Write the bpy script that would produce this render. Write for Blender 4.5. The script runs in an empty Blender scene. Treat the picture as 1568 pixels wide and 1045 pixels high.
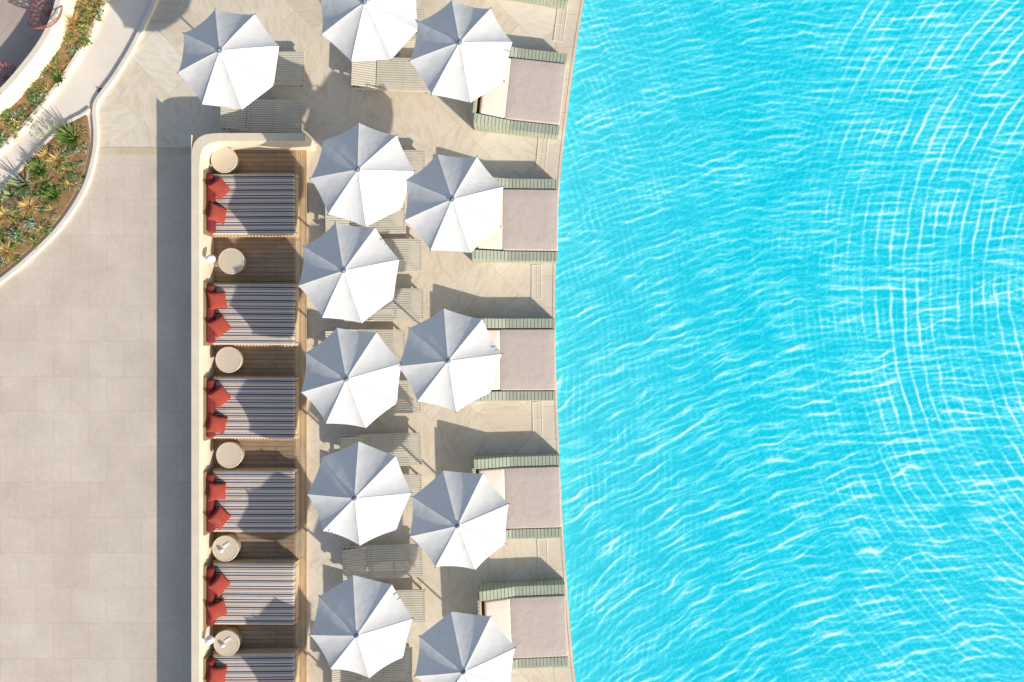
import bpy, math, random
import numpy as np
from mathutils import Matrix, Vector
random.seed(7); np.random.seed(7)
scene=bpy.context.scene
H=21.0
def W(px,py,z=0.0):
    k=(H-z)/H/50.0
    return ((px-784)*k,(522.5-py)*k,z)
def W2(px,py,z=0.0):
    a=W(px,py,z); return (a[0],a[1])

# ---------------- materials ----------------
def newmat(name,rough=0.8,spec=0.3):
    m=bpy.data.materials.new(name); m.use_nodes=True
    nt=m.node_tree; b=nt.nodes['Principled BSDF']
    b.inputs['Roughness'].default_value=rough
    b.inputs['Specular IOR Level'].default_value=spec
    return m,nt,b
def N(nt,t,**kw):
    n=nt.nodes.new(t)
    for k,v in kw.items():
        if k in n.inputs: n.inputs[k].default_value=v
        else: setattr(n,k,v)
    return n
def rgba(c): return (c[0],c[1],c[2],1.0)
def coords(nt,rot=0,scale=(1,1,1)):
    tc=N(nt,'ShaderNodeTexCoord'); mp=N(nt,'ShaderNodeMapping')
    mp.inputs['Rotation'].default_value=(0,0,rot); mp.inputs['Scale'].default_value=scale
    nt.links.new(tc.outputs['Object'],mp.inputs['Vector']); return mp.outputs['Vector']
def mix(nt,fac,a,b,mode='MIX'):
    n=nt.nodes.new('ShaderNodeMix'); n.data_type='RGBA'; n.blend_type=mode
    for i,v in ((0,fac),(6,a),(7,b)):
        if hasattr(v,'is_linked') or hasattr(v,'links'): nt.links.new(v,n.inputs[i])
        else: n.inputs[i].default_value = v if i==0 else rgba(v)
    return n.outputs[2]
def noise(nt,vec,scale,detail=4,rough=0.55):
    n=N(nt,'ShaderNodeTexNoise'); n.inputs['Scale'].default_value=scale
    n.inputs['Detail'].default_value=detail; n.inputs['Roughness'].default_value=rough
    nt.links.new(vec,n.inputs['Vector']); return n.outputs['Fac']
def ramp(nt,fac,stops,interp='LINEAR'):
    r=N(nt,'ShaderNodeValToRGB'); r.color_ramp.interpolation=interp
    e=r.color_ramp.elements
    while len(e)<len(stops): e.new(0.5)
    for i,(p,c) in enumerate(stops):
        e[i].position=p; e[i].color=rgba(c) if hasattr(c,'__len__') else (c,c,c,1)
    nt.links.new(fac,r.inputs['Fac']); return r.outputs['Color']
def bump(nt,b,h,strength=0.3,dist=0.01):
    n=N(nt,'ShaderNodeBump'); n.inputs['Strength'].default_value=strength; n.inputs['Distance'].default_value=dist
    nt.links.new(h,n.inputs['Height']); nt.links.new(n.outputs['Normal'],b.inputs['Normal'])
def var(name,c1,c2,scale=3,rough=0.8,bs=60,bstr=0.2,spec=0.3):
    m,nt,b=newmat(name,rough,spec); v=coords(nt)
    f=ramp(nt,noise(nt,v,scale),[(0.3,0.0),(0.7,1.0)])
    nt.links.new(mix(nt,f,c1,c2),b.inputs['Base Color'])
    bump(nt,b,noise(nt,v,bs,2),bstr,0.01); return m

def paving(name):
    m,nt,b=newmat(name,0.75); v=coords(nt,0.80)
    br=N(nt,'ShaderNodeTexBrick'); br.offset=0.5
    br.inputs['Scale'].default_value=1; br.inputs['Brick Width'].default_value=1.7; br.inputs['Row Height'].default_value=1.15
    br.inputs['Mortar Size'].default_value=0.007; br.inputs['Mortar Smooth'].default_value=0.2
    br.inputs['Color1'].default_value=(0,0,0,1); br.inputs['Color2'].default_value=(1,1,1,1); br.inputs['Mortar'].default_value=(.5,.5,.5,1)
    nt.links.new(v,br.inputs['Vector'])
    cell=ramp(nt,br.outputs['Color'],[(0.0,(0.71,0.62,0.49)),(0.3,(0.75,0.68,0.56)),(0.6,(0.69,0.60,0.47)),(1.0,(0.78,0.71,0.60))])
    vr=N(nt,'ShaderNodeVectorRotate'); vr.rotation_type='Z_AXIS'
    sep=N(nt,'ShaderNodeSeparateColor'); nt.links.new(br.outputs['Color'],sep.inputs[0])
    mul=N(nt,'ShaderNodeMath',operation='MULTIPLY'); mul.inputs[1].default_value=9.0
    nt.links.new(sep.outputs[0],mul.inputs[0]); nt.links.new(v,vr.inputs['Vector']); nt.links.new(mul.outputs[0],vr.inputs['Angle'])
    mp=N(nt,'ShaderNodeMapping'); mp.inputs['Scale'].default_value=(0.8,3.0,1.0); nt.links.new(vr.outputs['Vector'],mp.inputs['Vector'])
    vein=ramp(nt,noise(nt,mp.outputs['Vector'],1.2,7,0.62),[(0.32,(0.86,0.82,0.76)),(0.45,(0.97,0.96,0.94)),(0.52,(1.02,1.02,1.02)),(0.60,(0.93,0.88,0.80)),(0.70,(1.04,1.03,1.02))])
    c=mix(nt,1.0,cell,vein,'MULTIPLY')
    st=ramp(nt,noise(nt,v,0.5,5),[(0.3,(0.93,0.92,0.91)),(0.65,(1.03,1.03,1.03))])
    c=mix(nt,1.0,c,st,'MULTIPLY')
    e=ramp(nt,br.outputs['Fac'],[(0.0,(1,1,1)),(1.0,(0.84,0.80,0.76))])
    c=mix(nt,1.0,c,e,'MULTIPLY')
    nt.links.new(c,b.inputs['Base Color'])
    bump(nt,b,noise(nt,v,12,5),0.25,0.01); return m

def bricks(name,w,h,c1,c2,mortar,ms=0.008,off=0.5,rot=0,grain=None,stain=0.9,rough=0.8):
    m,nt,b=newmat(name,rough); v=coords(nt,rot)
    br=N(nt,'ShaderNodeTexBrick'); br.offset=off
    br.inputs['Scale'].default_value=1; br.inputs['Brick Width'].default_value=w; br.inputs['Row Height'].default_value=h
    br.inputs['Mortar Size'].default_value=ms; br.inputs['Mortar Smooth'].default_value=0.3
    br.inputs['Color1'].default_value=rgba(c1); br.inputs['Color2'].default_value=rgba(c2); br.inputs['Mortar'].default_value=rgba(mortar)
    nt.links.new(v,br.inputs['Vector'])
    s=ramp(nt,noise(nt,v,0.7,6,0.6),[(0.3,(stain,stain*0.985,stain*0.96)),(0.7,(1.03,1.03,1.03))])
    c=mix(nt,1.0,br.outputs['Color'],s,'MULTIPLY')
    s2=ramp(nt,noise(nt,v,7,6,0.7),[(0.3,(0.92,0.91,0.90)),(0.7,(1.04,1.04,1.04))])
    c=mix(nt,1.0,c,s2,'MULTIPLY')
    if grain:
        mp=N(nt,'ShaderNodeMapping'); mp.inputs['Scale'].default_value=grain; nt.links.new(v,mp.inputs['Vector'])
        g=ramp(nt,noise(nt,mp.outputs['Vector'],3,6,0.7),[(0.3,(0.72,0.70,0.68)),(0.7,(1.12,1.1,1.08))])
        c=mix(nt,1.0,c,g,'MULTIPLY')
    nt.links.new(c,b.inputs['Base Color']); bump(nt,b,br.outputs['Fac'],-0.3,0.004); return m

def stripes(name,period,stops,axis=1,rough=0.9):
    m,nt,b=newmat(name,rough,0.1); v=coords(nt)
    sx=N(nt,'ShaderNodeSeparateXYZ'); nt.links.new(v,sx.inputs[0])
    d=N(nt,'ShaderNodeMath',operation='DIVIDE'); d.inputs[1].default_value=period; nt.links.new(sx.outputs[axis],d.inputs[0])
    a=N(nt,'ShaderNodeMath',operation='ADD'); a.inputs[1].default_value=50.0; nt.links.new(d.outputs[0],a.inputs[0])
    f=N(nt,'ShaderNodeMath',operation='FRACT'); nt.links.new(a.outputs[0],f.inputs[0])
    c=ramp(nt,f.outputs[0],stops,'CONSTANT')
    w=ramp(nt,noise(nt,v,40,2),[(0.3,(0.9,0.9,0.9)),(0.7,(1.05,1.05,1.05))])
    nt.links.new(mix(nt,1.0,c,w,'MULTIPLY'),b.inputs['Base Color'])
    bump(nt,b,noise(nt,v,3.5,3),0.5,0.03); return m

MAT={}
MAT['stone']=paving('sandstone_paving')
MAT['tile']=bricks('large_paving_tile',1.08,1.08,(0.65,0.565,0.465),(0.69,0.605,0.505),(0.57,0.485,0.39),0.008,0.5,0,None,0.86)
MAT['tanstrip']=bricks('tan_stone_strip',1.0,0.3,(0.60,0.50,0.36),(0.64,0.54,0.40),(0.46,0.39,0.29),0.006,0.5)
MAT['coping']=bricks('pool_coping_stone',4.0,1.0,(0.68,0.60,0.48),(0.74,0.66,0.54),(0.50,0.43,0.34),0.008,0.0,0)
MAT['path']=var('pale_path_render',(0.82,0.74,0.64),(0.77,0.69,0.59),1.2,0.8,30,0.1)
MAT['kerb']=var('kerb_render',(0.80,0.73,0.61),(0.72,0.64,0.52),3,0.8,30,0.15)
MAT['wall']=var('cream_wall_render',(0.76,0.67,0.53),(0.68,0.59,0.45),2.2,0.85,25,0.2)
MAT['terr']=bricks('terrace_tile',0.6,0.6,(0.50,0.41,0.36),(0.54,0.45,0.40),(0.40,0.32,0.28),0.006,0.0,0.7)
MAT['deck']=bricks('timber_decking',3.0,0.14,(0.36,0.265,0.18),(0.44,0.33,0.225),(0.15,0.11,0.075),0.009,0.4,0,(0.6,9,1),0.82,0.7)
MAT['decktrim']=bricks('timber_trim',2.2,0.15,(0.58,0.43,0.27),(0.66,0.51,0.33),(0.28,0.2,0.12),0.008,0.4,math.pi/2,(0.6,9,1),0.88,0.7)
MAT['wood']=var('warm_wood',(0.56,0.42,0.26),(0.64,0.50,0.33),4,0.6,40,0.2)
MAT['darkwood']=var('dark_wood',(0.24,0.15,0.09),(0.32,0.21,0.13),4,0.6,40,0.2)
MAT['green']=var('sage_painted_timber',(0.35,0.39,0.30),(0.44,0.47,0.365),2.5,0.65,40,0.15)
MAT['slat']=var('weathered_slat',(0.64,0.59,0.485),(0.57,0.525,0.43),2.5,0.7,40,0.15)
MAT['slatgap']=var('lounger_frame',(0.26,0.25,0.21),(0.31,0.29,0.24),2.5,0.7)
MAT['taupe']=stripes('taupe_mattress_fabric',0.05,[(0,(0.60,0.515,0.46)),(0.5,(0.55,0.47,0.42))],0)
MAT['taupelight']=stripes('pale_cushion_fabric',0.05,[(0,(0.76,0.67,0.58)),(0.5,(0.72,0.63,0.545))],0)
cr=(0.76,0.65,0.53); nv=(0.085,0.085,0.125); gy=(0.30,0.29,0.31); ma=(0.34,0.14,0.11); wh=(0.80,0.75,0.68); tn=(0.62,0.45,0.33)
MAT['stripe']=stripes('striped_mattress_fabric',0.40,[(0,nv),(0.10,wh),(0.15,nv),(0.19,cr),(0.28,ma),(0.32,cr),(0.38,nv),(0.45,gy),(0.52,wh),(0.58,nv),(0.67,wh),(0.72,tn),(0.80,cr),(0.86,nv),(0.92,wh),(0.95,gy)])
MAT['red']=var('red_cushion_fabric',(0.29,0.052,0.040),(0.35,0.068,0.050),5,0.9,80,0.2,0.05)
MAT['darkred']=var('maroon_cushion_fabric',(0.17,0.03,0.03),(0.22,0.04,0.038),5,0.9,80,0.2,0.05)
MAT['table']=var('woven_table_top',(0.66,0.57,0.45),(0.56,0.48,0.37),30,0.8,90,0.5)
MAT['tablerim']=var('woven_table_rim',(0.36,0.30,0.22),(0.44,0.37,0.28),30,0.8,90,0.5)
MAT['metal']=var('grey_blue_metal',(0.10,0.15,0.22),(0.14,0.19,0.26),5,0.4,40,0.05,0.5)
MAT['pole']=var('pole_metal',(0.42,0.42,0.42),(0.48,0.48,0.47),5,0.4,40,0.05,0.5)
MAT['seam']=var('canopy_seam',(0.60,0.60,0.60),(0.66,0.66,0.66),5,0.9,40,0.05,0.1)
MAT['white']=var('white_linen',(0.8,0.8,0.8),(0.74,0.74,0.76),5,0.7)
MAT['soil']=var('planter_soil',(0.40,0.25,0.12),(0.22,0.13,0.065),9,0.95,30,0.8)
MAT['redmetal']=var('terracotta_wire',(0.34,0.11,0.09),(0.40,0.14,0.11),5,0.5)
MAT['frame']=var('drain_frame',(0.80,0.76,0.69),(0.74,0.70,0.63),8,0.6)
MAT['black']=var('black_fitting',(0.03,0.03,0.035),(0.05,0.05,0.05),8,0.5)
for k,a,b_ in (('leafgreen',(0.07,0.17,0.025),(0.15,0.27,0.05)),('leafgrey',(0.24,0.30,0.22),(0.36,0.41,0.29)),
             ('leafyellow',(0.66,0.47,0.16),(0.76,0.60,0.27)),('leafolive',(0.18,0.22,0.06),(0.30,0.31,0.10)),
             ('leafrust',(0.42,0.24,0.08),(0.54,0.36,0.13)),('flower',(0.6,0.5,0.6),(0.75,0.7,0.5))):
    MAT[k]=var(k,a,b_,6,0.7,20,0.1)
def fabric():
    m,nt,b=newmat('white_canopy_fabric',0.85,0.05); v=coords(nt)
    f=ramp(nt,noise(nt,v,2.0,4),[(0.3,(0.74,0.732,0.72)),(0.7,(0.80,0.792,0.78))])
    nt.links.new(f,b.inputs['Base Color'])
    bump(nt,b,noise(nt,v,2.4,5),0.5,0.05)
    tr=N(nt,'ShaderNodeBsdfTranslucent'); tr.inputs['Color'].default_value=(0.9,0.88,0.85,1)
    ms=N(nt,'ShaderNodeMixShader'); ms.inputs[0].default_value=0.13
    nt.links.new(b.outputs[0],ms.inputs[1]); nt.links.new(tr.outputs[0],ms.inputs[2])
    nt.links.new(ms.outputs[0],nt.nodes['Material Output'].inputs['Surface']); return m
MAT['canopy']=fabric()
def water():
    m,nt,b=newmat('pool_water',0.16,0.4); b.inputs['IOR'].default_value=1.33
    at=N(nt,'ShaderNodeAttribute'); at.attribute_name='painted_caustics'
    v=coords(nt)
    c=ramp(nt,at.outputs['Fac'],[(0.0,(0.0,0.56,0.72)),(0.22,(0.03,0.67,0.81)),(0.48,(0.15,0.79,0.88)),(1.0,(0.72,0.95,0.97))])  # pale lines on crests are caustic light painted into the water colour
    sx=N(nt,'ShaderNodeSeparateXYZ'); nt.links.new(v,sx.inputs[0])
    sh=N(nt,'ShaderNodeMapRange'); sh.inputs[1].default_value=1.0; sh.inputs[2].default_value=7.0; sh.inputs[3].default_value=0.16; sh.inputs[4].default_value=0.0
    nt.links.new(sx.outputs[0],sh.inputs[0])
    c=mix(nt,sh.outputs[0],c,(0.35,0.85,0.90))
    d=ramp(nt,noise(nt,v,0.16,2),[(0.35,(0.75,0.96,0.98)),(0.65,(1,1,1))])
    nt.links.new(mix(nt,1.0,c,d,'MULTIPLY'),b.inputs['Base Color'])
    return m
MAT['water']=water()

# ---------------- mesh builder ----------------
class MB:
    def __init__(s): s.v=[];s.f=[];s.m=[];s.s=[];s.mats=[]
    def mi(s,k):
        if k not in s.mats: s.mats.append(k)
        return s.mats.index(k)
    def add(s,vs,fs,mat,M=None,smooth=False):
        o=len(s.v)
        for p in vs:
            p=Vector(p)
            if M is not None: p=M@p
            s.v.append(p[:])
        i=s.mi(mat)
        for f in fs: s.f.append([a+o for a in f]); s.m.append(i); s.s.append(smooth)
    def box(s,x0,x1,y0,y1,z0,z1,mat,M=None):
        vs=[(x0,y0,z0),(x1,y0,z0),(x1,y1,z0),(x0,y1,z0),(x0,y0,z1),(x1,y0,z1),(x1,y1,z1),(x0,y1,z1)]
        s.add(vs,[(0,3,2,1),(4,5,6,7),(0,1,5,4),(1,2,6,5),(2,3,7,6),(3,0,4,7)],mat,M)
    def tube(s,a,b,r,mat,n=8,r2=None,M=None):
        a=Vector(a);b=Vector(b);d=(b-a).normalized()
        u=d.orthogonal().normalized();w=d.cross(u); r2=r if r2 is None else r2
        vs=[];
        for P,R in((a,r),(b,r2)):
            for i in range(n):
                t=2*math.pi*i/n; vs.append(P+u*math.cos(t)*R+w*math.sin(t)*R)
        fs=[(i,(i+1)%n,n+(i+1)%n,n+i) for i in range(n)]
        s.add(vs,fs,mat,M,True)
        s.add(vs,[tuple(range(n-1,-1,-1)),tuple(range(n,2*n))],mat,M)
    def lathe(s,prof,mat,n=32,M=None):
        vs=[];k=len(prof)
        for r,z in prof:
            for i in range(n):
                t=2*math.pi*i/n; vs.append((r*math.cos(t),r*math.sin(t),z))
        fs=[]
        for j in range(k-1):
            for i in range(n): fs.append((j*n+i,j*n+(i+1)%n,(j+1)*n+(i+1)%n,(j+1)*n+i))
        s.add(vs,fs,mat,M,True); s.add(vs[-n:],[tuple(range(n))],mat,M)
    def prism(s,poly,z0,z1,mat,side=None):
        n=len(poly); A=sum(poly[i][0]*poly[(i+1)%n][1]-poly[(i+1)%n][0]*poly[i][1] for i in range(n))
        if A<0: poly=poly[::-1]
        s.add([(x,y,z1) for x,y in poly],[tuple(range(n))],mat)
        if z0 is not None:
            s.add([(x,y,z0) for x,y in poly]+[(x,y,z1) for x,y in poly],[(i,(i+1)%n,n+(i+1)%n,n+i) for i in range(n)],side or mat)
    def rbox(s,hx,hy,hz,r,mat,M=None,puff=0.0):
        def ax(h):
            k=[-h,-h+r*.3,-h+r*.65,-h+r]; inner=np.linspace(-h+r,h-r,7)[1:-1].tolist()
            return k+inner+[-a for a in k[::-1]]
        A=[ax(hx),ax(hy),ax(hz)]; h=(hx,hy,hz)
        for axis in range(3):
            for sg in(-1,1):
                a,b=[i for i in range(3) if i!=axis]; vs=[]
                for p in A[a]:
                    for q in A[b]:
                        P=[0,0,0];P[a]=p;P[b]=q;P[axis]=sg*h[axis]
                        I=[max(-(h[i]-r),min(h[i]-r,P[i])) for i in range(3)]
                        D=Vector([P[i]-I[i] for i in range(3)]).normalized()*r
                        R=Vector(I)+D
                        if puff: R.z+=math.copysign(1,R.z)*puff*(1-(R.x/hx)**2)*(1-(R.y/hy)**2)
                        vs.append(R)
                na,nb=len(A[a]),len(A[b]); fs=[]
                for i in range(na-1):
                    for j in range(nb-1):
                        f=(i*nb+j,(i+1)*nb+j,(i+1)*nb+j+1,i*nb+j+1)
                        flip=(sg>0)==(axis==1)
                        fs.append(f[::-1] if flip else f)
                s.add(vs,fs,mat,M,True)
    def pillow(s,hx,hy,hz,mat,M=None,n=10):
        for sg in(-1,1):
            vs=[];fs=[]
            for i in range(n+1):
                for j in range(n+1):
                    u=-1+2*i/n;v=-1+2*j/n
                    k=max(0,(1-u*u)*(1-v*v))**0.42
                    x=u*hx*(1-0.10*(1-v*v)*abs(u)**3); y=v*hy*(1-0.10*(1-u*u)*abs(v)**3)
                    vs.append((x,y,sg*hz*k))
            for i in range(n):
                for j in range(n):
                    f=(i*(n+1)+j,(i+1)*(n+1)+j,(i+1)*(n+1)+j+1,i*(n+1)+j+1)
                    fs.append(f if sg>0 else f[::-1])
            s.add(vs,fs,mat,M,True)
    def obj(s,name,loc=(0,0,0),rz=0,bevel=0,merge=False):
        me=bpy.data.meshes.new(name+'_mesh'); me.from_pydata(s.v,[],s.f)
        for k in s.mats: me.materials.append(MAT[k])
        me.polygons.foreach_set('material_index',s.m); me.polygons.foreach_set('use_smooth',s.s); me.update()
        if merge:
            import bmesh
            bm=bmesh.new(); bm.from_mesh(me); bmesh.ops.remove_doubles(bm,verts=bm.verts,dist=1e-5); bm.to_mesh(me); bm.free()
        o=bpy.data.objects.new(name,me); scene.collection.objects.link(o)
        o.location=loc; o.rotation_euler=(0,0,rz)
        if bevel:
            b=o.modifiers.new('bevel','BEVEL'); b.width=bevel; b.segments=2; b.limit_method='ANGLE'
        return o
def smooth_line(pts,n=10):
    P=[pts[0]]+list(pts)+[pts[-1]]; out=[]
    for i in range(1,len(P)-2):
        p0,p1,p2,p3=[np.array(P[j],float) for j in (i-1,i,i+1,i+2)]
        for t in np.linspace(0,1,n,endpoint=False):
            out.append(tuple(0.5*((2*p1)+(-p0+p2)*t+(2*p0-5*p1+4*p2-p3)*t*t+(-p0+3*p1-3*p2+p3)*t**3)))
    out.append(tuple(pts[-1])); return out
def offset(line,d):
    out=[]
    for i in range(len(line)):
        a=np.array(line[max(0,i-1)]);b=np.array(line[min(len(line)-1,i+1)])
        t=(b-a)/np.linalg.norm(b-a); out.append((line[i][0]-t[1]*d,line[i][1]+t[0]*d))
    return out
def ribbon(mb,line,w,z0,z1,mat,side=None):
    L=offset(line,w/2);R=offset(line,-w/2)
    n=len(line)
    vs=[(x,y,z1) for x,y in L]+[(x,y,z1) for x,y in R]+[(x,y,z0) for x,y in L]+[(x,y,z0) for x,y in R]
    fs=[]
    for i in range(n-1):
        fs+=[(n+i,n+i+1,i+1,i),(i,i+1,2*n+i+1,2*n+i),(n+i+1,n+i,3*n+i,3*n+i+1)]
    fs+=[(0,2*n,3*n,n),(n-1,2*n-1,4*n-1,3*n-1)]
    mb.add(vs,fs,mat)

# ---------------- pool outline & ground ----------------
ep=[(980,-380),(925,-180),(892,0),(872,130),(856,270),(849,400),(848,520),(852,640),(858,780),(866,900),(879,1045),(905,1230),(945,1420)]
eW=np.array([W2(x,y) for x,y in ep])
dense=np.array(smooth_line([tuple(p) for p in eW],12))
o_=np.argsort(dense[:,1]); DY=dense[o_,1]; DX=dense[o_,0]
def edge(y): return np.interp(y,DY,DX)
YT,YB=18.0,-18.0; PW=30.0
ys=np.linspace(YB,YT,121)
left=[(float(edge(y)),float(y)) for y in ys]
right=[(x+PW,y) for x,y in left]
g=MB(); xm=15.0; G=400.0
polyL=[(-G,-G),(xm,-G),(xm,YB)]+left+[(xm,YT),(xm,G),(-G,G)]
polyR=[(xm,YB),(xm,-G),(G,-G),(G,G),(xm,G),(xm,YT)]+right[::-1]
g.prism(polyL,None,0,'stone'); g.prism(polyR,None,0,'stone')
loop=left+right[::-1]; n=len(loop)
g.add([(x,y,0) for x,y in loop]+[(x,y,-1.6) for x,y in loop],[(i,(i+1)%n,n+(i+1)%n,n+i) for i in range(n)],'coping')
g.obj('ground')
cp=MB(); ribbon(cp,[(x-0.30,y) for x,y in left],0.56,-0.01,0.006,'coping'); cp.obj('pool_coping')
er=MB(); ribbon(er,[(x+0.01,y) for x,y in left],0.08,-0.05,0.016,'coping'); er.obj('pool_edge_lip')

# ---------------- water ----------------
st=0.024
yin=np.arange(-11.4,11.4,st); yy=np.concatenate([np.linspace(YB,-11.8,14),yin,np.linspace(11.8,YT,14)])
xin=np.arange(0,15.4,st); xx=np.concatenate([xin,np.linspace(15.9,PW,30)])
Yg,Xo=np.meshgrid(yy,xx,indexing='ij'); Xg=edge(Yg)+Xo
fade=np.clip((11.6-np.abs(Yg))/0.5,0,1)*np.clip((15.6-Xo)/0.5,0,1)
def lf(l0,l1,n,seed,ang=None,spread=math.pi):
    r=np.random.RandomState(seed); out=np.zeros_like(Xg)
    for i in range(n):
        l=l0*(l1/l0)**r.rand(); a=(r.rand()*2-1)*spread+(ang or 0); k=2*math.pi/l
        out+=np.sin(k*(math.cos(a)*Xg+math.sin(a)*Yg)+r.rand()*6.283)
    return out/math.sqrt(n/2)
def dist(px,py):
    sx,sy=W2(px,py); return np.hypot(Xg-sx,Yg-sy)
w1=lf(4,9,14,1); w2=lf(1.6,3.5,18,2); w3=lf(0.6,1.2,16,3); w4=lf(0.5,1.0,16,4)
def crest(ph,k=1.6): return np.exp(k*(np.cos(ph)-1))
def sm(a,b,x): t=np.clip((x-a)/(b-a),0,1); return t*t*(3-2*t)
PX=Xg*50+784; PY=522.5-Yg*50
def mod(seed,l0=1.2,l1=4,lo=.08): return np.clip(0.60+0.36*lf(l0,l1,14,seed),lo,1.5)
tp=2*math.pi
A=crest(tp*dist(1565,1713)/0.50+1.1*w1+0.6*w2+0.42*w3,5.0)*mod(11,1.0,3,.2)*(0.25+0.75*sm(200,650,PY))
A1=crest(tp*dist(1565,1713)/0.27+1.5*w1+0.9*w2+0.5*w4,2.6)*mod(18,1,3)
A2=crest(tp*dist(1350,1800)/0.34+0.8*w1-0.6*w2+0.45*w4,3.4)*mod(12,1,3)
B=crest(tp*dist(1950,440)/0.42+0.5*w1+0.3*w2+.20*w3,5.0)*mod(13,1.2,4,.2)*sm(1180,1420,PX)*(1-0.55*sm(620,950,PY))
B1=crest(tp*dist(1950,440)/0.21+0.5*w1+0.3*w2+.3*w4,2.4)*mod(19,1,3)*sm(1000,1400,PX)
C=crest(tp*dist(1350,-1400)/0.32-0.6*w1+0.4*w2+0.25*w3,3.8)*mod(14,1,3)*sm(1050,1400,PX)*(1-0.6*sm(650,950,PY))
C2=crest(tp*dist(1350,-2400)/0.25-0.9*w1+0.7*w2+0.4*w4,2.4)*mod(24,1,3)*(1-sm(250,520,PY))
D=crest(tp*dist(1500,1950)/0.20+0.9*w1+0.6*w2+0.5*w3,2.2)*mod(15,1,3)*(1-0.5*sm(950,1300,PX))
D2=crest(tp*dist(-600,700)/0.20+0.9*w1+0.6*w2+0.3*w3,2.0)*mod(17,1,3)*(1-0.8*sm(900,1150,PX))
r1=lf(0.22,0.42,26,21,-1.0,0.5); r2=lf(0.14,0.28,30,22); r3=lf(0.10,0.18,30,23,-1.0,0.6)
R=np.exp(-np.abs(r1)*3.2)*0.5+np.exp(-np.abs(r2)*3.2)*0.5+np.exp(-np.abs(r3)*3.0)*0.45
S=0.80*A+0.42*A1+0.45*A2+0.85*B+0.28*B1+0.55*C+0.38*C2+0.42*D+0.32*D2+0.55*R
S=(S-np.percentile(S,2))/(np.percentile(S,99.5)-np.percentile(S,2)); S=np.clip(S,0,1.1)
Z=-0.09+0.0115*S*fade
nv_=Xg.size; ny,nx=Xg.shape
co=np.stack([Xg,Yg,Z],-1).reshape(-1,3).astype(np.float32)
idx=np.arange(nv_).reshape(ny,nx)
q=np.stack([idx[:-1,:-1],idx[:-1,1:],idx[1:,1:],idx[1:,:-1]],-1).reshape(-1,4).astype(np.int32)
me=bpy.data.meshes.new('pool_water_mesh'); me.vertices.add(nv_); me.vertices.foreach_set('co',co.ravel())
me.loops.add(q.size); me.loops.foreach_set('vertex_index',q.ravel())
me.polygons.add(len(q)); me.polygons.foreach_set('loop_start',np.arange(0,q.size,4,dtype=np.int32))
me.polygons.foreach_set('use_smooth',np.ones(len(q),bool)); me.update(calc_edges=True)
at=me.attributes.new('painted_caustics','FLOAT','POINT'); at.data.foreach_set('value',np.clip(S,0,1).ravel().astype(np.float32))
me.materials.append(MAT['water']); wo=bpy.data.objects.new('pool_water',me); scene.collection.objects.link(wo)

# ---------------- paving zones ----------------
kerb2=[(262,-60),(240,0),(224,35),(204,75),(178,118),(153,152),(147,170),(149,205),(146,240),(131,290),(96,345),(50,392),(0,433),(-70,480),(-200,560)]
k2=smooth_line([W2(*p) for p in kerb2],8)
pl=MB()
sub=[p for p in k2 if p[1]<=W2(0,232)[1] and p[0]>=W2(-200,0)[0]-1e-6]
pl.prism([W2(302,232),W2(302,1700),W2(-900,1700),W2(-900,760)]+sub[::-1],None,0.004,'tile'); pl.obj('paved_plaza')
ts=MB(); ts.prism([W2(150,226),W2(300,226),W2(300,237),W2(149,237)],None,0.008,'tanstrip'); ts.obj('stone_border_strip')
p1o=[(190,-60),(166,0),(150,35),(128,76),(100,120),(66,165),(32,203),(0,233),(-60,285),(-200,400)]
p1i=[(140,-60),(117,0),(106,40),(88,78),(60,116),(30,150),(0,176),(-60,222),(-200,330)]
l1o=smooth_line([W2(*p) for p in p1o],8); l1i=smooth_line([W2(*p) for p in p1i],8)
pa=MB(); pa.prism(l1o+[W2(-200,560)]+k2[::-1],None,0.004,'path'); pa.obj('curved_footpath')
te=MB(); te.prism(l1i+[W2(-900,330),W2(-900,-500),W2(140,-500)],None,0.004,'terr'); te.obj('terrace_paving')
s1=MB(); s1.prism(l1o+l1i[::-1],0.0,0.10,'soil'); s1.obj('planter_soil')
pw=MB(); ribbon(pw,l1i,0.20,0,0.7,'kerb'); pw.obj('planter_wall',bevel=0.02)
pk=MB(); ribbon(pk,l1o,0.12,0,0.14,'kerb'); pk.obj('path_kerb',bevel=0.015)
soil2=[(134,178),(138,205),(136,240),(121,287),(88,340),(45,383),(-5,425),(-70,470),(-200,550),(-200,470),(-60,345),(0,298),(35,262),(72,222),(105,192)]
s2=MB(); sl2=smooth_line([W2(*p) for p in soil2],6); s2.prism(sl2,0.0,0.08,'soil'); s2.obj('planter_soil')
kk=MB(); ribbon(kk,k2,0.14,0,0.10,'kerb'); kk.obj('path_kerb',bevel=0.015)
k3=MB(); ribbon(k3,smooth_line([W2(*p) for p in [(140,168),(128,177),(105,190),(72,220),(35,260),(0,296),(-60,343),(-200,468)]],6),0.09,0,0.09,'kerb'); k3.obj('path_kerb',bevel=0.01)
# ---------------- cabana wall + deck ----------------
wl=MB(); wz=1.06
outer=smooth_line([(293,1700),(293,900),(293,260),(293,236),(298,218),(310,208),(328,204.5),(360,204),(468,204)],8)
inner=smooth_line([(467,216),(360,216),(334,217),(318,222),(309,232),(305.5,250),(305,300),(305,900),(305,1700)],8)
wl.prism([W2(x,y,wz) for x,y in outer+inner],0,wz,'wall'); wl.obj('cream_boundary_wall',bevel=0.03)
dk=MB()
dk.prism([W2(330,228),W2(452,228),W2(452,1700),W2(330,1700)],0,0.09,'deck')
dk.prism([W2(452.3,226),W2(471,226),W2(471,1700),W2(452.3,1700)],0,0.10,'decktrim'); dk.obj('timber_deck')

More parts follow.
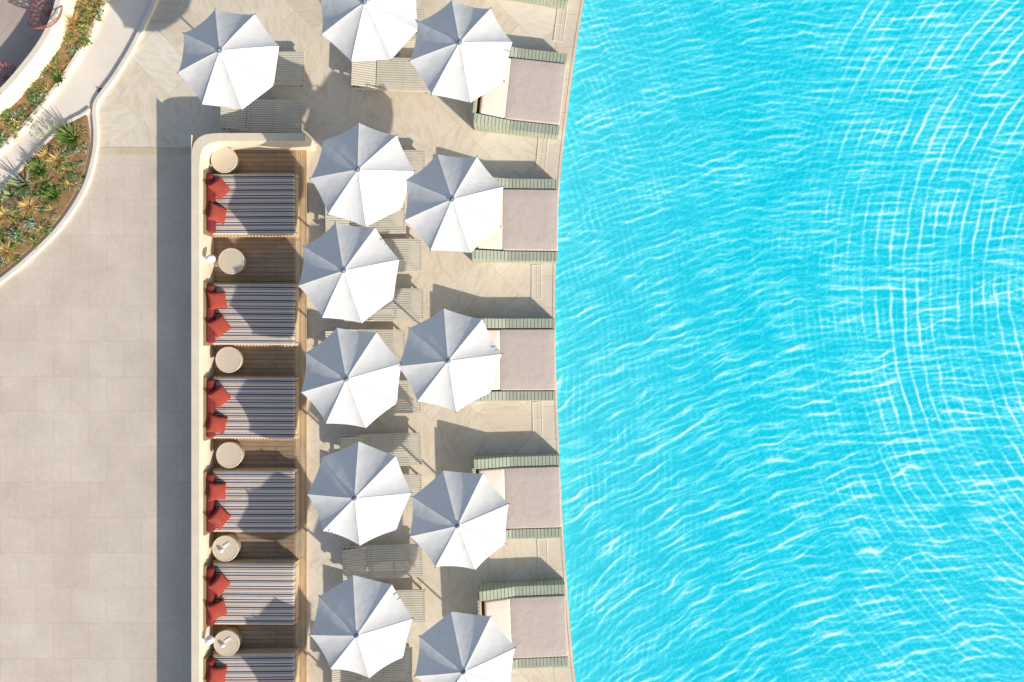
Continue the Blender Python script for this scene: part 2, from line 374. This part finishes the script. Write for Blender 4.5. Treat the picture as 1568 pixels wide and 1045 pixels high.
# ---------------- umbrellas ----------------
RZ=2.35
def umbrella(px,py,rot,strap=None):
    m=MB(); R=1.42; rise=0.55; n=8
    for s in range(n):
        a=2*math.pi*s/n; b=2*math.pi*(s+1)/n; nt_,nu=12,10; vs=[]
        q1=random.uniform(.75,1.2)
        for i in range(nt_+1):
            t=0.03+0.97*i/nt_
            z=RZ+rise*(1-t**1.15)
            for j in range(nu+1):
                u=j/nu; w=4*u*(1-u)
                x=(math.cos(a)*(1-u)+math.cos(b)*u)*R*t; y=(math.sin(a)*(1-u)+math.sin(b)*u)*R*t
                k=1-0.022*w*t**3
                vs.append((x*k,y*k,z-0.080*q1*(w**.8)*t**1.15))
        fs=[]
        for i in range(nt_):
            for j in range(nu):
                o=i*(nu+1)+j; fs.append((o,o+nu+1,o+nu+2,o+1))
        m.add(vs,fs,'canopy',None,True)
        for i in range(nt_):
            t0=0.03+0.97*i/nt_; t1=0.03+0.97*(i+1)/nt_
            m.tube((math.cos(a)*R*t0,math.sin(a)*R*t0,RZ+rise*(1-t0**1.15)),(math.cos(a)*R*t1,math.sin(a)*R*t1,RZ+rise*(1-t1**1.15)),0.006,'seam',5)
        m.tube((math.cos(a)*R*0.99,math.sin(a)*R*0.99,RZ-0.015),(0.03*math.cos(a),0.03*math.sin(a),RZ+rise-0.06),0.012,'pole',5)
        m.tube((math.cos(a)*R*0.55,math.sin(a)*R*0.55,RZ+rise*0.40),(0.03*math.cos(a),0.03*math.sin(a),RZ-0.15),0.01,'pole',5)
        m.tube((math.cos(a)*R,math.sin(a)*R,RZ-0.03),(math.cos(a)*R*1.01,math.sin(a)*R*1.01,RZ+0.015),0.018,'metal',6)
    m.lathe([(0.10,RZ+rise-0.035),(0.095,RZ+rise-0.01),(0.04,RZ+rise+0.015)],'canopy',16)
    m.lathe([(0.07,RZ+rise+0.005),(0.068,RZ+rise+0.03),(0.045,RZ+rise+0.05),(0.025,RZ+rise+0.10),(0.0,RZ+rise+0.11)],'metal',12)
    m.tube((0,0,0.05),(0,0,RZ+rise),0.032,'pole',12)
    m.lathe([(0.06,RZ-0.2),(0.06,RZ-0.12),(0.035,RZ-0.1)],'metal',12)
    m.box(-0.35,0.35,-0.35,0.35,0.0,0.06,'pole'); m.lathe([(0.07,0.06),(0.06,0.3),(0.04,0.32)],'pole',12)
    if strap is not None:
        c,s_=math.cos(strap),math.sin(strap)
        m.tube((c*R*0.95,s_*R*0.95,RZ+0.02),(c*R*0.88,s_*R*0.88,RZ+0.085),0.013,'metal',5)
    m.obj('patio_umbrella',W(px,py,RZ)[:2]+(0,),rot)
U=[(350,91,.12,None),(565,19,.3,None),(706,79,.05,-.2),(555,268,-.08,None),(695,312,.2,None),(534,418,.1,.4),(689,552,.0,.1),(538,579,.12,None),(550,756,-.1,-2.2),(703,797,.15,-1.2),(553,960,.05,.5),(712,1014,.1,None),(553,1172,.1,None),(716,1232,.2,None)]
for i,(x,y,r,s) in enumerate(U): umbrella(x,y,r+math.pi/8*(0.35+0.2*math.sin(i*3.1)),s)

# ---------------- cabana beds ----------------
def bed(py,flip):
    m=MB(); L=2.6; w=1.88
    for yy_ in (-w/2+.06,w/2-.06):
        m.box(0.02,L,yy_-.05,yy_+.05,0.10,0.34,'wood')
    m.box(L-.06,L,-w/2+.13,w/2-.13,0.10,0.34,'wood'); m.box(0.02,L-.08,-w/2+.13,w/2-.13,0.2,0.3,'darkwood')
    m.box(0.0,0.07,-w/2,w/2,0.09,0.80,'darkwood')
    m.rbox((L-.15)/2,w/2-.03,0.09,0.05,'stripe',Matrix.Translation((L/2+.05,0,0.43)),0.012)
    for k in range(24):
        x=0.14+k*(L-.2)/24
        m.box(x,x+.04,w/2-.03,w/2+.02,0.345,0.375,'wood'); m.box(x,x+.04,-w/2-.02,-w/2+.03,0.345,0.375,'wood')
    m.rbox(0.09,w/2-.08,0.14,0.06,'darkred',Matrix.Translation((0.17,0,0.66)))
    for k,yy_ in enumerate((0.42,-0.38)):
        a=(random.uniform(-.25,.25) if (k+flip)%2 else random.uniform(.55,.95))
        M=Matrix.Translation((0.38+.07*((k+flip)%2==0),yy_+random.uniform(-.08,.08),0.72))@Matrix.Rotation(math.radians(random.uniform(38,52)),4,'Y')@Matrix.Rotation(a,4,'Z')
        m.pillow(0.27,0.27,0.11,'red',M)
    x,y,_=W(329.5,py); m.obj('striped_daybed',(x+.0,(522.5-py)*(H-.5)/H/50,0),random.uniform(-.008,.008),0.008,True)
for i,py in enumerate((313.5,481.5,625,768,910,1050,1195,1340)): bed(py,i)
def table(px,py,item):
    z=.50
    m=MB(); m.lathe([(0.30,0.09),(0.35,0.2),(0.37,0.34),(0.385,0.47),(0.39,0.49)],'tablerim',36)
    m.lathe([(0.385,0.485),(0.395,0.50),(0.39,0.515),(0.365,0.52),(0.355,0.512)],'table',36)
    if item:
        m.lathe([(0.05,0.513),(0.06,0.56),(0.045,0.60),(0.0,0.60)],'white',14,Matrix.Translation((-.1,-.05,0)))
        m.box(-.02,.2,.02,.1,.513,.53,'white',Matrix.Rotation(.6,4,'Z'))
    m.obj('round_side_table',W(px,py,z)[:2]+(0,))
for t in ((343,245,0),(354,400,0),(350,551,0),(351,697,0),(345,840,1),(347,985,1),(347,1125,0)): table(*t)
for p in ((320,396),(318,982)):
    m=MB(); m.box(-.23,-.16,-.06,.06,.70,.86,'white'); m.tube((-.17,0,.78),(-.02,0,.86),.018,'white')
    m.lathe([(0.13,0.80),(0.125,0.84),(0.08,0.97),(0.07,.98),(0,.985)],'white',16,Matrix.Translation((0.02,0,0)))
    m.obj('wall_lamp',W(p[0],p[1],.9)[:2]+(0,))

# ---------------- poolside daybeds ----------------
def pooldaybed(px,py,rz):
    m=MB()
    def h(x): return 0.50 if x>-.62 else 0.50+0.30*min(1,(-.62-x)/1.0)
    x=-1.70
    while x<0.86:
        for s in(-1,1):
            y0,y1=sorted((s*.945,s*1.23)); h0,h1=h(x),h(x+.095)
            vs=[(x,y0,.02),(x+.095,y0,.02),(x+.095,y1,.02),(x,y1,.02),(x,y0,h0),(x+.095,y0,h1),(x+.095,y1,h1),(x,y1,h0)]
            m.add(vs,[(0,3,2,1),(4,5,6,7),(0,1,5,4),(1,2,6,5),(2,3,7,6),(3,0,4,7)],'green')
        x+=.107
    for s in(-1,1): m.box(-1.69,.85,s*1.09-.12,s*1.09+.12,.02,.46,'green')
    y=-.93
    while y<.9:
        m.box(-1.76,-1.70,y,y+.095,.02,.82,'green'); y+=.1065
    m.box(-1.70,-1.66,-.93,.93,.05,.80,'wood'); m.box(-1.65,.84,-.93,.93,.05,.36,'darkwood')
    m.rbox(.835,.915,.085,.04,'taupe',Matrix.Translation((.015,0,.45)),0.01)
    M=Matrix.Translation((-1.19,0,.56))@Matrix.Rotation(math.radians(15),4,'Y')
    m.rbox(.385,.90,.085,.05,'taupelight',M,0.015)
    m.obj('poolside_daybed',W(px,py,.5)[:2]+(0,),rz,0.006,True)
for d in ((836,-66,-9),(819,140,-6.3),(811,337,-.6),(807,551,.2),(815,762,1.6),(824,960,2.4),(838,1165,4)):
    pooldaybed(d[0],d[1],math.radians(d[2]))
for p,r in (((858,38),-.14),((830,235),-.1),((821.5,432),0),((823,642),.02),((831,851),.04)):
    m=MB(); w,l=.13,.5
    m.box(-w,w,-l,l,.0,.010,'coping')
    f=.022
    for a in ((-w-f,-w,-l-f,l+f),(w,w+f,-l-f,l+f),(-w,w,-l-f,-l),(-w,w,l,l+f)): m.box(*a,.0,.018,'frame')
    m.box(-w,w,-.01,.01,.0,.016,'frame')
    m.obj('drain_cover',W(*p)[:2]+(0,),r)

# ---------------- loungers ----------------
def lounger(px,py,rz=0,tilt=16):
    m=MB(); L=2.4; w=.90; z=.33
    xb=-L/2+.72; ns=13; sw=w/ns
    for i in range(ns):
        y=-w/2+i*sw
        m.box(xb+.02,L/2,y+.008,y+sw-.008,z,z+.03,'slat')
    M=Matrix.Translation((xb,0,z))@Matrix.Rotation(math.radians(tilt),4,'Y')
    for i in range(ns):
        y=-w/2+i*sw
        m.box(-.72,-.01,y+.008,y+sw-.008,0,.03,'slat',M)
    m.box(-.70,-.64,-w/2,w/2,-.03,-.002,'slatgap',M); m.box(-.1,-.04,-w/2,w/2,-.03,-.002,'slatgap',M)
    for x in(-L/2+.02,xb+.1,0.3,L/2-.08): m.box(x,x+.06,-w/2+.01,w/2-.01,z-.05,z-.002,'slatgap')
    for s in(-1,1):
        m.box(-L/2,L/2,s*(w/2+.022)-.02,s*(w/2+.022)+.02,z-.06,z+.02,'slat')
        for x in(-L/2+.15,L/2-.2): m.box(x,x+.06,s*(w/2-.03)-.025,s*(w/2-.03)+.025,0,z-.05,'slatgap')
        m.tube((xb-.35,s*(w/2+.02),z),(xb-.1,s*(w/2+.04),z+.2),.014,'slat',6); m.tube((xb-.1,s*(w/2+.04),z+.2),(xb+.2,s*(w/2+.02),z),.014,'slat',6)
    m.obj('sun_lounger',W(px,py,.36)[:2]+(0,),math.radians(rz),0.004)
for l in ((405,104),(401,177,-1),(600,113,-2),(590,38,0),(590,255),(560,333,1),(585,391),(588,467),(560,530),(584,608),(584,690,2),(585,752),(586,861,2),(590,930,1),(570,1018),(590,1095)):
    lounger(*l)

# ---------------- planting ----------------
def tuft(m,c,n,length,width,mats,spread=1.0,rise=0.6,droop=0.4):
    for i in range(n):
        a=random.uniform(0,6.283); L=length*random.uniform(.55,1.1); el=random.uniform(.25,1.35)
        d=Vector((math.cos(a),math.sin(a),0)); sd=Vector((-math.sin(a),math.cos(a),0)); vs=[];k=5
        b=Vector(c)+d*random.uniform(0,.05)*spread
        for j in range(k+1):
            t=j/k; p=b+d*(L*t*math.cos(el)*spread)+Vector((0,0,L*(t*math.sin(el)*rise*1.3-droop*t*t*.6)))
            ww=width*(1-t)**.7*.5+.001; vs+=[p-sd*ww,p+sd*ww]
        m.add(vs,[(2*j,2*j+1,2*j+3,2*j+2) for j in range(k)],random.choice(mats))
def shrub(m,c,r,mats,n=160,ls=.07):
    for i in range(n):
        d=Vector((random.gauss(0,1),random.gauss(0,1),abs(random.gauss(0,.8)))).normalized()
        p=Vector(c)+d*r*random.uniform(.35,1.0)*(0.85+.3*math.sin(d.x*5+d.y*7)); p.z=max(p.z,c[2])
        u=Vector((random.gauss(0,1),random.gauss(0,1),random.gauss(0,.5))).normalized(); v=u.cross(Vector((random.gauss(0,.4),random.gauss(0,.4),1))).normalized()
        s=ls*random.uniform(.6,1.3)
        m.add([p-u*s,p+v*s*.45,p+u*s,p-v*s*.45],[(0,1,2,3)],random.choice(mats))
def inpoly(x,y,poly):
    c=False;n=len(poly);j=n-1
    for i in range(n):
        if (poly[i][1]>y)!=(poly[j][1]>y) and x<(poly[j][0]-poly[i][0])*(y-poly[i][1])/(poly[j][1]-poly[i][1])+poly[i][0]: c=not c
        j=i
    return c
strip=[p for p in p1o]+[p for p in p1i][::-1]
for poly,zz,cnt in ((strip,.10,190),(soil2,.08,200)):
    m=MB(); k=0; tries=0
    while k<cnt and tries<9000:
        tries+=1
        x=random.uniform(-70,170);y=random.uniform(-60,480)
        if not inpoly(x,y,poly): continue
        if min((x-q0)**2+(y-q1)**2 for q0,q1 in poly)<20: continue
        k+=1; c=W(x,y,zz); r=random.random()
        if r<.36: shrub(m,c,random.uniform(.08,.20),['leafolive','leafgreen'],60,.04)
        elif r<.56: shrub(m,c,random.uniform(.08,.19),['leafgrey','leafgrey','leafolive'],60,.035)
        elif r<.74: tuft(m,c,30,.30,.022,['leafyellow','leafrust','leafolive'])
        elif r<.86: shrub(m,c,random.uniform(.07,.14),['leafrust','leafolive','soil'],50,.035)
        else: shrub(m,c,.1,['leafgreen','flower','leafolive'],50,.03)
    m.obj('planter_groundcover')
def plant(name,px,py,kind,**k):
    m=MB(); c=(0,0,0)
    if kind=='grass': tuft(m,c,k.get('n',130),k.get('L',.55),.024,['leafyellow','leafyellow','leafrust'],1.0,.8,.5)
    if kind=='spiky': tuft(m,c,70,k.get('L',.5),.055,['leafgreen','leafgreen','leafolive'],1.0,.9,.15)
    if kind=='agave': tuft(m,c,26,k.get('L',.5),.10,['leafgrey','leafgrey','leafolive'],1.0,.8,.15)
    if kind=='shrub': shrub(m,c,k.get('r',.25),k.get('m',['leafgrey','leafolive']),260,.045)
    m.obj(name,W(px,py,.09),random.uniform(0,6))
for p in ((112,42,.65),(92,52,.35),(92,246,.5),(74,240,.45),(45,318,.45),(10,330,.45),(12,385,.5)): plant('ornamental_grass',p[0],p[1],'grass',L=p[2])
for p in ((114,212,.6),(92,122,.3),(85,300,.35),(62,262,.4)): plant('yucca_plant',p[0],p[1],'spiky',L=p[2])
for p in ((40,283,.6),(18,300,.35)): plant('agave_plant',p[0],p[1],'agave',L=p[2])
for p,mm in (((48,343),['leafgrey']),((100,238),['leafgrey','leafolive']),((58,155),['leafgrey','leafgreen']),((30,190),['leafolive','leafyellow']),((72,290),['leafgreen','leafolive']),((28,360),['leafgreen','leafgrey']),((5,215),['leafgreen','leafgrey']),((130,45),['leafgreen','leafyellow'])):
    plant('shrub',p[0],p[1],'shrub',r=random.uniform(.20,.28),m=mm)
for p in ((72,210),(80,205),(92,198)):
    m=MB()
    for i in range(7):
        a=random.uniform(0,6.28); t=(math.cos(a)*.16,math.sin(a)*.16,.45+random.uniform(0,.15)); m.tube((0,0,0),t,.006,'leafolive',4)
        shrub(m,t,.05,['leafgrey','flower'],16,.03)
    m.obj('flowering_plant',W(p[0],p[1],.05))
def chair(px,py,rz):
    m=MB(); n=18
    def prof(t): return 0.30+0.42*math.sin(t*1.5), .40+.60*t
    for i in range(n):
        a=2*math.pi*i/n; back=max(0,-math.cos(a)); top=.25+.75*back; last=None
        for j in range(7):
            t=top*j/6; r,z=prof(t); p=(math.cos(a)*r,math.sin(a)*r,z)
            if last: m.tube(last,p,.010,'redmetal',5)
            last=p
        m.tube((0,0,.38),(math.cos(a)*.30,math.sin(a)*.30,.40),.010,'redmetal',5)
    for t0 in (0,.12,.25,.5,.75,1.0):
        last=None
        for i in range(49):
            a=2*math.pi*i/48; back=max(0,-math.cos(a)); t=min(t0,.25+.75*back); r,z=prof(t); p=(math.cos(a)*r,math.sin(a)*r,z)
            if last: m.tube(last,p,.013,'redmetal',5)
            last=p
    for a in (.8,2.35,3.9,5.5): m.tube((math.cos(a)*.2,math.sin(a)*.2,.4),(math.cos(a)*.32,math.sin(a)*.32,0.005),.014,'redmetal',6)
    m.obj('wire_armchair',W(px,py,.5)[:2]+(0.004,),rz)
chair(72,18,2.0); chair(6,118,.4); chair(10,-40,1)
m=MB(); m.lathe([(.10,.004),(.10,.02),(.0,.02)],'black',14); m.lathe([(.03,.02),(.03,.10),(0,.11)],'black',10); m.obj('path_light',W(155,140)[:2]+(0,))
m=MB(); m.lathe([(.05,.004),(.05,.02),(.0,.02)],'black',14); m.obj('path_light',W(128,272,.1))

# ---------------- light, camera ----------------
sd=Vector((3.46,-3.2,2.35)).normalized()
el=math.asin(sd.z); rot=math.atan2(sd.x,sd.y)
w=bpy.data.worlds.new('World'); scene.world=w; w.use_nodes=True
nt=w.node_tree; bg=nt.nodes['Background']; sk=nt.nodes.new('ShaderNodeTexSky'); sk.sky_type='NISHITA'; sk.sun_disc=False
sk.air_density=1.0; sk.dust_density=1.6; sk.ozone_density=0.6
sk.sun_elevation=el; sk.sun_rotation=rot; nt.links.new(sk.outputs[0],bg.inputs['Color']); bg.inputs['Strength'].default_value=0.15
ld=bpy.data.lights.new('sun','SUN'); ld.energy=5.0; ld.angle=math.radians(.7); ld.color=(1.0,.93,.825)
lo=bpy.data.objects.new('sun',ld); scene.collection.objects.link(lo); lo.rotation_euler=(-sd).to_track_quat('-Z','Y').to_euler()
cd=bpy.data.cameras.new('camera'); cd.sensor_width=36; cd.lens=36*H/31.36; cd.clip_end=2000
cam=bpy.data.objects.new('camera',cd); scene.collection.objects.link(cam); cam.location=(0,0,H); scene.camera=cam
scene.view_settings.view_transform='Standard'; scene.view_settings.look='None'; scene.view_settings.exposure=0
